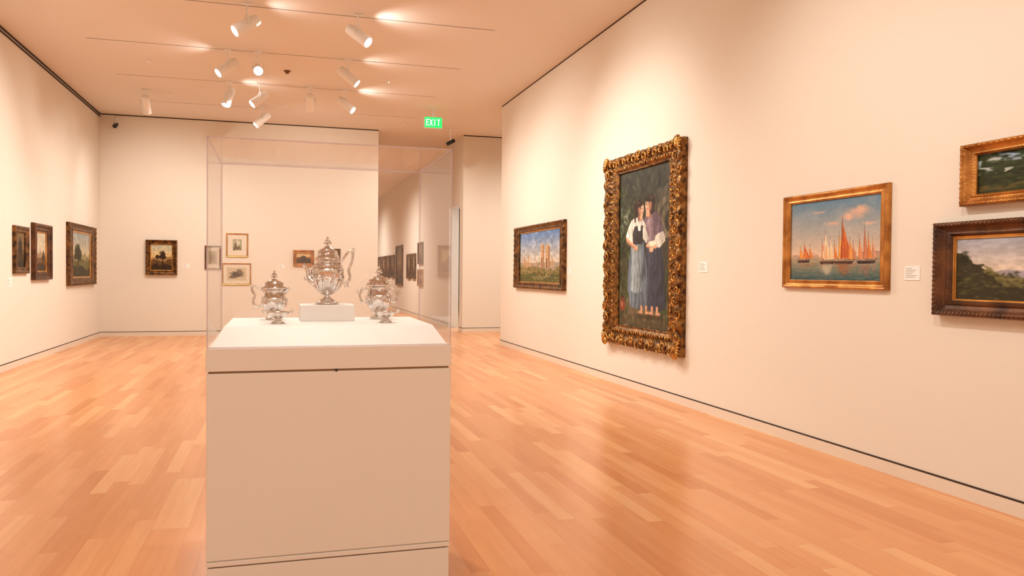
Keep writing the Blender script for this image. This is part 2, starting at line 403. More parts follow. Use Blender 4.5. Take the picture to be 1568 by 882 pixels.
def pic_boats():
    c=Canvas(340,230); c.vgrad(0,.70,(90,126,152),(222,192,162)); c.vgrad(.70,1.01,(178,156,124),(46,80,84))
    c.blend(np.clip((c.noise(3,3,1.5)-.5)*3,0,1)*(c.V<.6),(188,178,172),.35)
    for x,y,rx,ry in ((.74,.20,.10,.05),(.66,.24,.07,.03),(.80,.15,.06,.035),(.50,.30,.06,.02),(.88,.33,.05,.015),(.35,.15,.06,.012)): c.ell(x,y,rx,ry,(230,178,148),.7,.7,wob=1.2)
    c.mottle(.14,24,.3,mask=(c.V>.70))
    c.poly([(.02,.675),(.34,.68),(.34,.70),(.02,.70)],(170,136,118),.8); c.poly([(.22,.60),(.235,.60),(.235,.69),(.22,.69)],(200,152,130)); c.ell(.28,.665,.02,.025,(204,170,152))
    c.poly([(.78,.66),(1,.65),(1,.70),(.78,.70)],(158,124,110),.8)
    for k in range(16): c.poly([(.5+.03*k,.68),(.505+.03*k,.60+.05*rng.rand()),(.515+.03*k,.68)],(176,130,108),.7)
    def sail(x,b,h,w,col,col2=None):
        col=np.array(col)*.97
        c.cloth([(x,b-h),(x+w*.25,b-h*.72),(x+w*.7,b-h*.28),(x+w,b),(x-w*.15,b)],col,.25,3,wob=.004,side=.15)
        c.poly([(x+w*.1,b-h*.6),(x+w*.25,b-h*.5),(x+w*.6,b-.01),(x,b-.01)],col2 or tuple(v*.8 for v in col),.5,wob=.008)
        c.poly([(x-.002,b-h-.03),(x+.002,b-h-.03),(x+.002,b+.02),(x-.002,b+.02)],(66,42,32),.8)
        c.poly([(x-w*.2,b+.06),(x+w*.8,b+.06),(x+w*.5,b+.06+h*.3),(x,b+.06+h*.35)],tuple(v*.65+24 for v in col),.45,wob=.06)
    def hull(x,b,w,col=(70,44,34)):
        c.poly([(x-w,b),(x+w*1.1,b-.01),(x+w*.8,b+.045),(x-w*.8,b+.045)],col); c.poly([(x-w,b),(x+w,b-.005),(x+w,b+.01),(x-w,b+.012)],(190,168,138),.7)
        c.dabs(10,x-w*.8,x+w*.8,b-.02,b,.006,[(60,36,28),(170,70,46),(214,196,170)],.9)
    OR=(232,142,68); DO=(200,104,48); GO=(240,182,96); CR=(238,216,184); PK=(216,146,110)
    sail(.12,.72,.14,.06,OR,GO); sail(.17,.72,.18,.07,DO,OR); sail(.24,.715,.15,.04,OR); hull(.16,.73,.08)
    sail(.38,.73,.22,.06,PK,CR); sail(.41,.74,.34,.08,CR,OR); sail(.47,.74,.26,.06,CR,GO); sail(.52,.73,.2,.04,OR,DO); hull(.44,.75,.09)
    sail(.57,.73,.30,.06,GO,OR); sail(.60,.73,.47,.11,DO,(180,82,38)); sail(.68,.74,.24,.06,OR,GO); sail(.72,.73,.18,.04,PK); hull(.62,.75,.11)
    sail(.78,.74,.26,.05,PK,OR); sail(.83,.74,.38,.05,(196,120,86),PK); sail(.87,.735,.28,.04,OR); sail(.91,.74,.22,.05,(220,160,124)); hull(.85,.75,.10,(54,40,36))
    for k in range(140): c.ell(rng.rand(),.78+.22*rng.rand(),.03*rng.rand()+.008,.004,(90+90*rng.rand(),120+40*rng.rand(),110+26*rng.rand()),.4,.5)
    c.ell(.44,.86,.05,.06,(226,208,178),.45,.7,wob=1); c.ell(.62,.85,.05,.05,(150,84,50),.4,.7,wob=1)
    c.mottle(.06,40); c.blur(); return c
def pic_forest():
    c=Canvas(200,100,(44,54,28)); c.vgrad(0,.6,(112,142,176),(186,184,168))
    c.blend(np.clip((c.noise(7,4,1.5)-.34)*14,0,1)*(c.V<.75)*np.clip((c.U+.22-c.V*.2)*6,0,1),(42,54,24)); c.poly([(0,.5),(1,.45),(1,1),(0,1)],(42,48,20),wob=.1)
    c.poly([(.35,0),(1,0),(1,.8),(.42,.8)],(36,48,20),.92,wob=.1)
    c.poly([(.0,.82),(1,.74),(1,.9),(0,.94)],(108,88,40),.6,wob=.05)
    c.ell(.66,.35,.05,.08,(150,166,160),.5,.6,wob=1.6); c.ell(.12,.18,.04,.05,(226,232,238),.8,.5,wob=.6)
    c.dabs(240,.1,1,.02,.9,.03,[(56,70,30),(32,42,18),(72,80,36),(26,30,16)],.5)
    c.mottle(.3,14); c.blur(); return c
def pic_valley():
    c=Canvas(260,140); c.vgrad(0,.62,(158,164,180),(222,202,178)); c.below(ridge(21,.55,.16,5),(160,152,160)); c.below(ridge(25,.64,.10,4),(120,122,98))
    c.poly([(0,.25),(.05,.27),(.09,.40),(.18,.47),(.30,.62),(.42,.72),(.5,.78),(.5,1),(0,1)],(54,50,30),wob=.05)
    c.poly([(.14,.44),(.28,.58),(.48,.72),(.6,.8),(.3,.8)],(124,116,68),.8,wob=.05)
    c.below(ridge(31,.84,.08,5),(52,48,30)); c.ell(.62,.76,.14,.02,(194,186,172),.6,.5)
    c.dabs(160,0,.5,.55,1,.02,[(62,58,32),(94,88,50),(40,38,22)],.6)
    c.mottle(.14,18); c.ell(.06,.34,.035,.09,(38,38,22),1,.3,wob=1); c.blur(); return c
def pic_land(seed,sky0,sky1,hz,gr,dark,tree=None,w=100,h=120):
    c=Canvas(w,h); c.vgrad(0,hz+.05,sky0,sky1); c.below(ridge(seed,hz,.10),tuple((np.array(gr)+np.array(sky1))/2)); c.below(ridge(seed+5,hz+.12,.12),gr); c.below(ridge(seed+9,hz+.3,.1),dark)
    c.mottle(.2,12)
    if tree:
        for tx,ty,tr in tree:
            c.ell(tx,ty,tr,tr*1.1,dark,1,.2,wob=.9); c.ell(tx-tr*.7,ty+tr*.5,tr*.6,tr*.5,dark,1,.2,wob=.9); c.ell(tx+tr*.6,ty+tr*.6,tr*.6,tr*.5,dark,1,.2,wob=.9)
            c.poly([(tx-.02,ty),(tx+.02,ty),(tx+.03,.9),(tx-.03,.9)],dark)
        c.dabs(60,0,1,hz+.1,1,.03,[dark,gr],.5)
    c.blur(); return c
def pic_mat(kind):
    c=Canvas(80,80,(222,212,194))
    if kind==0:
        c.poly([(.28,.22),(.72,.22),(.72,.74),(.28,.74)],(150,152,118)); c.ell(.5,.4,.14,.12,(206,200,180),1,.3,wob=.6); c.poly([(.3,.58),(.7,.55),(.7,.72),(.3,.72)],(96,84,52),wob=.1); c.ell(.42,.5,.05,.14,(90,70,50),1,.3)
    elif kind==1:
        c.poly([(.14,.18),(.86,.18),(.86,.82),(.14,.82)],(200,184,154)); c.ell(.5,.52,.2,.16,(70,58,46),1,.3,wob=1.1); c.ell(.62,.38,.1,.12,(110,90,70),1,.3,wob=.8); c.ell(.36,.66,.14,.05,(90,76,58),1,.3)
    else:
        c.poly([(.2,.2),(.8,.2),(.8,.8),(.2,.8)],(170,158,132)); c.ell(.5,.5,.2,.2,(120,106,80),1,.4,wob=1)
    c.mottle(.04,20); c.blur(); return c

# ------------------------------------------------------------------ frames
def gold(name,c0,c1,rough=0.38,metal=0.75,scale=14,bs=60,bump=0.25):
    M=Mat(name); tc=M.node('ShaderNodeTexCoord'); nz=M.node('ShaderNodeTexNoise'); nz.inputs['Scale'].default_value=scale; nz.inputs['Detail'].default_value=5
    M.l.new(tc.outputs['Object'],nz.inputs['Vector'])
    r=M.node('ShaderNodeValToRGB'); r.color_ramp.elements[0].position=.35; r.color_ramp.elements[0].color=c0; r.color_ramp.elements[1].position=.65; r.color_ramp.elements[1].color=c1
    M.l.new(nz.outputs['Fac'],r.inputs[0]); M.l.new(r.outputs[0],M.b.inputs['Base Color']); M.set(Roughness=rough,Metallic=metal)
    n2=M.node('ShaderNodeTexNoise'); n2.inputs['Scale'].default_value=bs; n2.inputs['Detail'].default_value=3; M.l.new(tc.outputs['Object'],n2.inputs['Vector'])
    bp=M.node('ShaderNodeBump'); bp.inputs['Strength'].default_value=bump; bp.inputs['Distance'].default_value=0.01; M.l.new(n2.outputs['Fac'],bp.inputs['Height']); M.l.new(bp.outputs[0],M.b.inputs['Normal'])
    return M.m
G_ORN=gold('antique_gold_leaf',L(110,70,28),L(216,160,80),0.32,0.75,18,50,.5)
G_BED=gold('dark_gilt_ground',L(58,36,17),L(152,106,50),0.38,0.65,20,45,.6)
G_DARK=gold('dark_bronze_gilding',L(50,31,16),L(138,94,46),0.42,0.6)
G_WARM=gold('warm_gilding',L(150,96,42),L(202,142,72),0.36,0.7,8)
G_LINER=gold('gold_liner',L(180,126,60),L(220,168,92),0.3,0.75,6)
G_BROWN=gold('brown_wood_gilding',L(56,32,18),L(112,70,38),0.4,0.4,6)

def moulding(W,Hh,ins,prof,mat,parent,orn=None,step=0.02,name='frame'):
    Lf,Rt,T,B=ins
    oc=[(-W/2,Hh/2),(W/2,Hh/2),(W/2,-Hh/2),(-W/2,-Hh/2)]
    ic=[(-W/2+Lf,Hh/2-T),(W/2-Rt,Hh/2-T),(W/2-Rt,-Hh/2+B),(-W/2+Lf,-Hh/2+B)]
    nrm=[(0,1),(1,0),(0,-1),(-1,0)]
    v=[];f=[];np_=len(prof)
    for k in range(4):
        k2=(k+1)%4
        ln=math.dist(oc[k],oc[k2]); n=max(2,int(ln/step)) if orn else 1
        base=len(v)
        for i in range(n+1):
            a=i/n
            for (t,d) in prof:
                p0=(oc[k][0]*(1-t)+ic[k][0]*t,oc[k][1]*(1-t)+ic[k][1]*t); p1=(oc[k2][0]*(1-t)+ic[k2][0]*t,oc[k2][1]*(1-t)+ic[k2][1]*t)
                x=p0[0]*(1-a)+p1[0]*a; z=p0[1]*(1-a)+p1[1]*a; dd=d
                if orn and d>0.011:
                    s=(a-.5)*ln
                    e,o=orn(s,t,k); dd=max(0.003,d+e); 
                    if 0<i<n: x+=nrm[k][0]*o; z+=nrm[k][1]*o
                v.append((x,-dd,z))
        for i in range(n):
            for j in range(np_-1):
                p=base+i*np_+j; f.append((p,p+1,p+np_+1,p+np_))
    ob=mesh(name,v,f,mat,True,parent)
    try: ob.data.set_sharp_from_angle(angle=math.radians(50))
    except Exception: pass
    return ob
def hang(name,wall,a0,a1,z0,z1,depth,ins,prof,mat,cv,orn=None,step=0.02,liner=None,extra=None,scale=True):
    if wall=='R': D=XR
    elif wall=='L': D=-XL
    elif wall=='F': D=XR
    else: D=YB
    k=(D-depth)/D if scale else 1
    a0*=k;a1*=k; z0=1.35+(z0-1.35)*k; z1=1.35+(z1-1.35)*k
    ac,zc=(a0+a1)/2,(z0+z1)/2; W=a1-a0; Hh=z1-z0
    if wall in 'RF': e=empty(name,(XR,ac,zc),-math.pi/2)
    elif wall=='L': e=empty(name,(XL,ac,zc),math.pi/2)
    else: e=empty(name,(ac,YB,zc),0)
    pr=[(t,d*depth) for t,d in prof]
    moulding(W,Hh,ins,pr,mat,e,orn,step)
    cd_=pr[-1][1]
    cx0,cx1,cz0,cz1=-W/2+ins[0],W/2-ins[1],-Hh/2+ins[3],Hh/2-ins[2]
    if liner:
        lw,lm=liner
        moulding(cx1-cx0+.004,cz1-cz0+.004,(lw,lw,lw,lw),[(0,cd_*.5),(0,cd_+.012),(.4,cd_+.010),(.5,cd_+.004),(.9,cd_+.004),(1,cd_-.002)],lm,e,name='liner')
        cx0+=lw-.002;cx1-=lw-.002;cz0+=lw-.002;cz1-=lw-.002
    canvas_mesh(cv,cx0-.004,cx1+.004,cz0-.004,cz1+.004,-max(.006,cd_-.004),e)
    box('backing',-W/2+.02,W/2-.02,-.004,0,-Hh/2+.02,Hh/2-.02,m_black,e)
    if extra: extra(e,W,Hh,ins,depth)
    return e
P_ORN=[(0,0),(0,.55),(.03,.85),(.10,1),(.18,1.02),(.26,.98),(.34,.82),(.40,.58),(.48,.50),(.56,.48),(.62,.5),(.68,.62),(.74,.66),(.80,.60),(.84,.42),(.92,.36),(.95,.42),(.98,.42),(1,.34),(1,.2)]
P_SIM=[(0,0),(0,.7),(.05,.9),(.15,1),(.28,.96),(.36,.8),(.5,.62),(.68,.55),(.76,.66),(.86,.66),(.92,.5),(1,.42),(1,.25)]
P_THIN=[(0,0),(0,.8),(.2,1),(.5,.9),(.8,.6),(1,.5),(1,.3)]
def orn_big(s,t,k):
    ld=abs(math.sin(math.pi*s/.15)); 
    if t<.38:
        w=math.sin(math.pi*min(1,t/.38+.15))
        e=.014*w*(ld**1.5-.45)+.008*math.sin(2*math.pi*s/.045+t*40)-.010
        o=.012*(ld-.6)*(1-t/.4)
    elif t<.62: e=.005*math.sin(2*math.pi*s/.07)*math.sin((t-.38)/.24*math.pi); o=0
    elif t<.82: e=.010*(abs(math.sin(math.pi*s/.035))-.5)*math.sin((t-.62)/.2*math.pi); o=0
    elif t>.93: e=.003*math.sin(2*math.pi*s/.025); o=0
    else: e=0;o=0
    return e,o
def orn_mid(amp,lam):
    def f(s,t,k):
        if t<.4: return amp*(abs(math.sin(math.pi*s/lam))-.5)*math.sin(math.pi*min(1,t/.4+.1))+amp*.35*math.sin(2*math.pi*s/lam*3+t*30),amp*.4*(abs(math.sin(math.pi*s/lam))-.5)
        if .62<t<.9: return amp*.5*(abs(math.sin(math.pi*s/(lam*.4)))-.5),0
        return 0,0
    return f
def big_extra(e,W,Hh,ins,dep):
    A=Acc()
    dp=dep-.014
    def curl(cx,cz,rot,sc,flip):
        pts=[]
        for i in range(9):
            th=i/8*2.2*math.pi; r=.056*(1-i/8*.84)
            pts.append((r*math.cos(th)*flip*sc,-dp-.002-.012*(i/8),r*math.sin(th)*sc,.011*sc*(1-.45*abs(i/8-.4)*1.4)))
        M=Matrix.Translation((cx,0,cz))@Matrix.Rotation(rot,4,'Y')
        A.add(tube_data(pts,6,3),M)
        for q in range(5):
            an=rot+q*.42-.8
            A.add(ell_data((0,-dp,0),(.008*sc,.012,.034*sc),6,5),Matrix.Translation((cx+math.cos(an)*.045*sc*flip,0,cz+math.sin(an)*.045*sc))@Matrix.Rotation(an+q*.35,4,'Y'))
    sides=[(-W/2,Hh/2,W/2,Hh/2,0,ins[2],(0,-1)),(-W/2,-Hh/2,W/2,-Hh/2,math.pi,ins[3],(0,1)),(-W/2,-Hh/2,-W/2,Hh/2,math.pi/2,ins[0],(1,0)),(W/2,-Hh/2,W/2,Hh/2,-math.pi/2,ins[1],(-1,0))]
    for x0,z0,x1,z1,rot,wd,nn in sides:
        ln=math.dist((x0,z0),(x1,z1)); n=int(ln/.125)
        for i in range(n):
            a=(i+.5)/n; off=.045+(wd*.10)*(1+(-1)**i)
            curl(x0*(1-a)+x1*a+nn[0]*off,z0*(1-a)+z1*a+nn[1]*off,rot+(-1)**i*.5,.85+.25*random.random(),(-1)**i)
        n=int(ln/.06)
        for i in range(3,n-2):
            a=(i+.5)/n; off=wd*.70
            if abs(a-.5)*ln>ln/2-wd*.5-.1: continue
            A.add(ell_data((0,-dep*.66,0),(.012,.012,.026),6,5),Matrix.Translation((x0*(1-a)+x1*a+nn[0]*off,0,z0*(1-a)+z1*a+nn[1]*off))@Matrix.Rotation(rot+.7*(-1)**i,4,'Y'))
    for sx in (-1,1):
        for sz in (-1,1):
            cx,cz=sx*(W/2-.08),sz*(Hh/2-.07)
            for q in range(9):
                an=math.atan2(sz,sx)+(q-4)*.38
                A.add(ell_data((0,-dp-.008,0),(.07,.02,.016),8,5),Matrix.Translation((cx+math.cos(an)*.04,0,cz+math.sin(an)*.04))@Matrix.Rotation(-an,4,'Y'))
            A.add(ell_data((cx,-dp-.02,cz),(.032,.02,.032),10,7))
    A.make('carved_scrolls',G_ORN,True,e)

hang('framed_portrait_painting','R',7.42,9.45,.485,2.80,.09,(.35,.33,.20,.24),P_ORN,G_BED,pic_portrait(),orn_big,.012,extra=big_extra)
hang('framed_ruins_painting','R',10.95,13.53,1.10,2.16,.06,(.26,.20,.10,.10),P_SIM,G_DARK,pic_ruins(),orn_mid(.012,.09),.015,liner=(.02,G_LINER))
hang('framed_seascape_painting','R',4.47,5.65,1.255,2.0,.035,(.085,.085,.065,.065),P_SIM,G_WARM,pic_boats(),orn_mid(.002,.03),.01)
hang('framed_forest_painting','R',2.75,3.885,1.785,2.16,.06,(.10,.10,.07,.07),P_SIM,G_WARM,pic_forest(),orn_mid(.004,.03),.008)
hang('framed_valley_painting','R',2.70,4.085,1.11,1.695,.07,(.13,.13,.085,.095),P_SIM,G_BROWN,pic_valley(),orn_mid(.006,.03),.006,liner=(.018,G_LINER))
hang('framed_woodland_painting','L',12.35,12.99,1.29,1.96,.045,(.13,.13,.09,.09),P_SIM,G_DARK,pic_land(41,(110,88,56),(120,92,56),.5,(70,50,26),(40,30,18),[(.5,.4,.2)]))
hang('framed_mountain_painting','L',13.25,14.2,1.19,2.05,.06,(.22,.20,.12,.12),P_ORN,G_BROWN,pic_land(52,(190,182,160),(200,184,158),.5,(120,84,54),(56,42,26),[(.75,.62,.12)]),liner=(.02,G_LINER))
hang('framed_river_painting','L',15.25,17.35,1.07,2.18,.06,(.36,.36,.13,.13),P_SIM,G_DARK,pic_land(61,(146,154,156),(196,180,144),.5,(96,92,50),(46,44,24),[(.3,.45,.16)]),orn_mid(.01,.1),.02,liner=(.03,G_LINER))
hang('framed_sunset_painting','B',-2.66,-2.06,1.26,1.98,.07,(.09,.09,.09,.09),P_SIM,G_DARK,pic_land(71,(176,178,160),(222,184,120),.5,(96,64,32),(44,32,16),[(.55,.42,.13),(.3,.46,.07)]),orn_mid(.008,.06),.012,liner=(.015,G_LINER))
hang('framed_drawing','B',-1.10,-.66,1.65,2.15,.03,(.03,.03,.03,.03),P_THIN,G_LINER,pic_mat(0))
hang('framed_sketch','B',-1.18,-.60,1.06,1.52,.03,(.025,.025,.025,.025),P_THIN,G_LINER,pic_mat(1))
hang('framed_print','B',-1.52,-1.20,1.38,1.88,.03,(.03,.03,.03,.03),P_THIN,G_BROWN,pic_mat(2))
hang('framed_autumn_painting','B',.26,.70,1.47,1.82,.05,(.07,.07,.07,.07),P_SIM,G_WARM,pic_land(82,(200,170,120),(220,180,120),.4,(90,50,24),(40,26,14),[(.5,.5,.2)]))
hang('framed_meadow_painting','B',.86,1.26,1.50,1.86,.05,(.07,.07,.07,.07),P_SIM,G_DARK,pic_land(83,(120,120,100),(160,140,110),.45,(80,60,30),(40,30,18)))
for i,(y0,y1,z0,z1,m) in enumerate([(22.75,23.5,1.6,2.25,G_BROWN),(22.75,23.5,.95,1.45,G_WARM),(24.0,24.7,1.15,1.95,G_DARK),(24.95,25.7,1.15,1.95,G_BROWN),(26.7,28.2,.9,2.3,G_BROWN),(28.7,29.6,1.15,2.0,G_DARK),(30.0,30.9,1.15,2.0,G_BROWN),(31.3,32.2,1.15,2.0,G_DARK),(32.7,33.6,1.1,2.0,G_BROWN),(34.1,35.0,1.15,2.0,G_WARM)]):
    hang('framed_gallery_painting','F',y0,y1,z0,z1,.06,(.09,.09,.08,.08),P_THIN,m,pic_land(90+i,(110,100,80),(150,120,90),.5,(80,50,34),(40,28,20),w=24,h=24),scale=False)

m_card=simple('label_card',L(246,244,241),0.6,noise=0.01); m_txt=simple('label_text',L(150,140,130),0.7)
def label(wall,a,z,w,h):
    if wall=='R': e=empty('wall_label',(XR,a,z),-math.pi/2)
    elif wall=='L': e=empty('wall_label',(XL,a,z),math.pi/2)
    else: e=empty('wall_label',(a,YB,z),0)
    box('card',-w/2,w/2,-.004,0,-h/2,h/2,m_card,e)
    boxes('text_lines',[(-w*.42,-w*.42+w*(.4+.4*((i*37)%10)/10),-.0046,-.004,h*(.34-.13*i),h*(.34-.13*i)+h*.035) for i in range(6)],m_txt,e)
label('R',10.65,1.39,.14,.09); label('R',6.91,1.43,.16,.10); label('R',4.235,1.375,.13,.09)
label('L',12.05,1.17,.2,.13); label('B',-1.88,1.45,.13,.09); label('B',.02,1.45,.12,.09)

# ------------------------------------------------------------------ plinth + case
PX0,PX1,PY0,PY1=-0.27,0.68,3.2,3.98
pl=empty('display_plinth',((PX0+PX1)/2,(PY0+PY1)/2,0)); ox,oy=-(PX0+PX1)/2,-(PY0+PY1)/2
def pb(n,x0,x1,y0,y1,z0,z1,m,bv=0): return box(n,x0+ox,x1+ox,y0+oy,y1+oy,z0,z1,m,pl,bv)
pb('base',PX0+.003,PX1-.003,PY0+.003,PY1-.003,0,.205,m_plinth,.002)
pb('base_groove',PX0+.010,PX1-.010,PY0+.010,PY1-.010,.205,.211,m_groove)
pb('base_bead',PX0,PX1,PY0,PY1,.211,.230,m_plinth,.003)
pb('body_groove',PX0+.008,PX1-.008,PY0+.008,PY1-.008,.230,.234,m_plinth)
pb('body',PX0,PX1,PY0,PY1,.234,.956,m_plinth,.003)
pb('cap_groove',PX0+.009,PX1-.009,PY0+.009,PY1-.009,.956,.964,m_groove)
pb('cap',PX0-.002,PX1+.002,PY0-.002,PY1+.002,.964,1.052,m_plinth,.003)
kv,kf=lathe_data([(.005,0),(.005,.006)],16)
mesh('lock',[(v[0]+.215+ox,PY0+oy+.007-v[2]-.006,v[1]+.9595) for v in kv],kf,m_black,parent=pl)
zb,zt=1.052,1.128
a=(PX0+.012,PX1-.012,PY0+.012,PY1-.012); b=(PX0+.055,PX1-.055,PY0+.13,PY1-.03)
dv=[(a[0],a[2],zb),(a[1],a[2],zb),(a[1],a[3],zb),(a[0],a[3],zb),(b[0],b[2],zt),(b[1],b[2],zt),(b[1],b[3],zt),(b[0],b[3],zt)]
mesh('deck',[(x+ox,y+oy,z) for x,y,z in dv],BF,m_deck,parent=pl)

def plexi():
    M=Mat('acrylic_sheet'); M.n.remove(M.b)
    tr=M.node('ShaderNodeBsdfTransparent'); tr.inputs[0].default_value=(.985,.98,.975,1)
    gl=M.node('ShaderNodeBsdfGlossy'); gl.inputs['Roughness'].default_value=0.02
    lw=M.node('ShaderNodeLayerWeight'); lw.inputs['Blend'].default_value=.5
    p=M.math('POWER',lw.outputs['Facing'],4.0); fac=M.math('ADD',M.math('MULTIPLY',p,.6),.07)
    mx=M.node('ShaderNodeMixShader'); M.l.new(fac,mx.inputs[0]); M.l.new(tr.outputs[0],mx.inputs[1]); M.l.new(gl.outputs[0],mx.inputs[2]); M.l.new(mx.outputs[0],M.out.inputs[0])
    return M.m
def plexi_edge():
    M=Mat('acrylic_edge'); M.n.remove(M.b)
    tr=M.node('ShaderNodeBsdfTransparent'); tr.inputs[0].default_value=(.94,.90,.91,1)
    gl=M.node('ShaderNodeBsdfPrincipled'); gl.inputs['Base Color'].default_value=L(225,210,216); gl.inputs['Roughness'].default_value=.15
    mx=M.node('ShaderNodeMixShader'); mx.inputs[0].default_value=.38; M.l.new(tr.outputs[0],mx.inputs[1]); M.l.new(gl.outputs[0],mx.inputs[2]); M.l.new(mx.outputs[0],M.out.inputs[0])
    return M.m
mp_,me_=plexi(),plexi_edge()
cs=empty('acrylic_display_case',((PX0+PX1)/2,(PY0+PY1)/2,1.052))
x0,x1,y0,y1,z0,z1=PX0+ox,PX1+ox,PY0+oy,PY1+oy,0.001,.81
v=boxv(x0,x1,y0,y1,z0,z1)
mesh('panels',v,BF[1:],mp_,parent=cs)
t=.005
ed=[]
for X in (x0,x1-t):
    for Y in (y0,y1-t): ed.append((X,X+t,Y,Y+t,z0,z1))
for Y in (y0,y1-t): ed.append((x0,x1,Y,Y+t,z1-t,z1))
for X in (x0,x1-t): ed.append((X,X+t,y0,y1,z1-t,z1))
ed.append((x0,x1,y0,y0+t,z0,z0+t))
boxes('edges',ed,me_,parent=cs)

rs=empty('display_riser',(.205,3.74,1.128)); box('block',-.12,.12,-.10,.10,0,.072,m_deck,rs,.002)

# ------------------------------------------------------------------ silver
def silver():
    M=Mat('polished_silver'); M.set(Metallic=1.0,Roughness=.11)
    tc=M.node('ShaderNodeTexCoord'); vo=M.node('ShaderNodeTexVoronoi'); vo.inputs['Scale'].default_value=80; M.l.new(tc.outputs['Object'],vo.inputs['Vector'])
    nz=M.node('ShaderNodeTexNoise'); nz.inputs['Scale'].default_value=18; nz.inputs['Detail'].default_value=3; M.l.new(tc.outputs['Object'],nz.inputs['Vector'])
    h=M.math('MULTIPLY',vo.outputs['Distance'],nz.outputs['Fac'])
    bp=M.node('ShaderNodeBump'); bp.inputs['Strength'].default_value=.45; bp.inputs['Distance'].default_value=.004; M.l.new(h,bp.inputs['Height']); M.l.new(bp.outputs[0],M.b.inputs['Normal'])
    r=M.node('ShaderNodeValToRGB'); r.color_ramp.elements[0].position=.1; r.color_ramp.elements[0].color=(.90,.87,.85,1); r.color_ramp.elements[1].position=.8; r.color_ramp.elements[1].color=(.60,.56,.53,1)
    M.l.new(vo.outputs['Distance'],r.inputs[0]); M.l.new(r.outputs[0],M.b.inputs['Base Color'])
    return M.m
m_sil=silver()
def smoothprof(p,n=4): 
    return [(max(.0005,c[0]),c[1]) for c in crom([(a,b) for a,b in p],n)]
def ring_beads(A,r,z,n,br):
    for i in range(n):
        an=2*math.pi*i/n; A.add(ell_data((r*math.cos(an),r*math.sin(an),z),(br,br,br),6,4))
def vessel(name,loc,prof,parts,beads,finial,rz=0):
    e=empty(name,loc,rz); A=Acc()
    A.add(lathe_data(smoothprof(prof),56)); 
    for r,z,n,br in beads: ring_beads(A,r,z,n,br)
    zf,rf=finial
    A.add(lathe_data(smoothprof([(rf*.4,zf),(rf*.3,zf+rf*.5),(rf,zf+rf*1.2),(rf*.9,zf+rf*1.9),(rf*.3,zf+rf*2.6),(rf*.5,zf+rf*2.9),(rf*.1,zf+rf*3.5)]),20,lobes=5,lamp=.2))
    for i in range(5):
        an=2*math.pi*i/5; A.add(ell_data((rf*1.2*math.cos(an),rf*1.2*math.sin(an),zf+rf*1.0),(rf*.5,rf*.5,rf*.3),7,5))
    A.make('body',m_sil,True,e)
    for n,tubes in parts.items():
        B=Acc()
        for tb in tubes: B.add(tube_data(tb,10,6))
        B.make(n,m_sil,True,e)
    return e
base_y=3.74
prof=[(.050,0),(.052,.004),(.050,.010),(.040,.014),(.030,.022),(.016,.032),(.013,.040),(.020,.046),(.036,.060),(.054,.085),(.066,.115),(.074,.145),(.073,.165),(.063,.180),(.052,.190),(.049,.198),(.055,.206),(.058,.211),(.054,.216),(.049,.228),(.044,.242),(.034,.254),(.020,.262),(.012,.266),(.008,.272)]
handle=[(.050,0,.112,.005),(.085,0,.098,.006),(.104,0,.125,.006),(.098,0,.160,.006),(.112,0,.200,.006),(.116,0,.238,.006),(.102,0,.250,.005),(.085,0,.230,.005),(.066,0,.205,.005),(.050,0,.195,.006)]
scr=[(.112,0,.238,.005),(.122,0,.252,.004),(.118,0,.262,.003),(.110,0,.256,.002)]
scr2=[(.085,0,.100,.004),(.095,0,.085,.004),(.084,0,.078,.003),(.078,0,.088,.002)]
spout=[(-.045,0,.100,.016),(-.070,0,.108,.015),(-.084,0,.130,.011),(-.088,0,.155,.009),(-.100,0,.176,.008),(-.109,0,.182,.010)]
sleaf=[(-.085,0,.108,.004),(-.098,0,.116,.004),(-.104,0,.130,.002)]
v_=vessel('silver_coffee_pot',(.208,base_y,1.2002),prof,{'handle':[handle,scr,scr2],'spout':[spout,sleaf]},[(.051,.008,40,.0026),(.057,.210,40,.003),(.067,.176,30,.004),(.041,.246,24,.003)],(.270,.0125))
B=Acc(); 
for i in range(10):
    an=2*math.pi*i/10; B.add(tube_data([(.020*math.cos(an),.020*math.sin(an),.048,.004),(.050*math.cos(an),.050*math.sin(an),.074,.006),(.069*math.cos(an),.069*math.sin(an),.112,.006),(.074*math.cos(an+.12),.074*math.sin(an+.12),.136,.004)],6,4))
B.make('lobed_ornament',m_sil,True,v_)
prof2=[(.034,0),(.035,.004),(.032,.009),(.020,.014),(.014,.022),(.018,.030),(.034,.040),(.047,.056),(.053,.074),(.052,.090),(.044,.104),(.038,.112),(.041,.120),(.050,.126),(.052,.130),(.047,.136),(.040,.148),(.028,.158),(.014,.164),(.008,.168)]
beads2=[(.033,.007,30,.0022),(.051,.129,36,.003),(.036,.150,22,.0025)]
hL=[(-.046,0,.060,.004),(-.072,0,.052,.005),(-.086,0,.075,.005),(-.080,0,.100,.005),(-.092,0,.125,.005),(-.082,0,.138,.004),(-.062,0,.128,.004),(-.042,0,.114,.005)]
hLs=[(-.088,0,.128,.004),(-.098,0,.138,.003),(-.092,0,.146,.002)]
mir=lambda tb:[(-a,b_,c,d) for a,b_,c,d in tb]
lip=[(.038,0,.108,.010),(.052,0,.118,.008),(.064,0,.130,.005)]
v1=vessel('silver_cream_pot',(-.028,3.80,1.1282),prof2,{'handle':[hL,hLs],'spout':[lip]},beads2,(.166,.0105)); v1.scale=(1.07,1.07,1.12)
h2=[(-.046,0,.070,.004),(-.066,0,.064,.0045),(-.080,0,.085,.0045),(-.072,0,.110,.0045),(-.056,0,.118,.004),(-.042,0,.110,.004)]
h2s=[(-.078,0,.090,.004),(-.090,0,.100,.003),(-.086,0,.110,.002)]
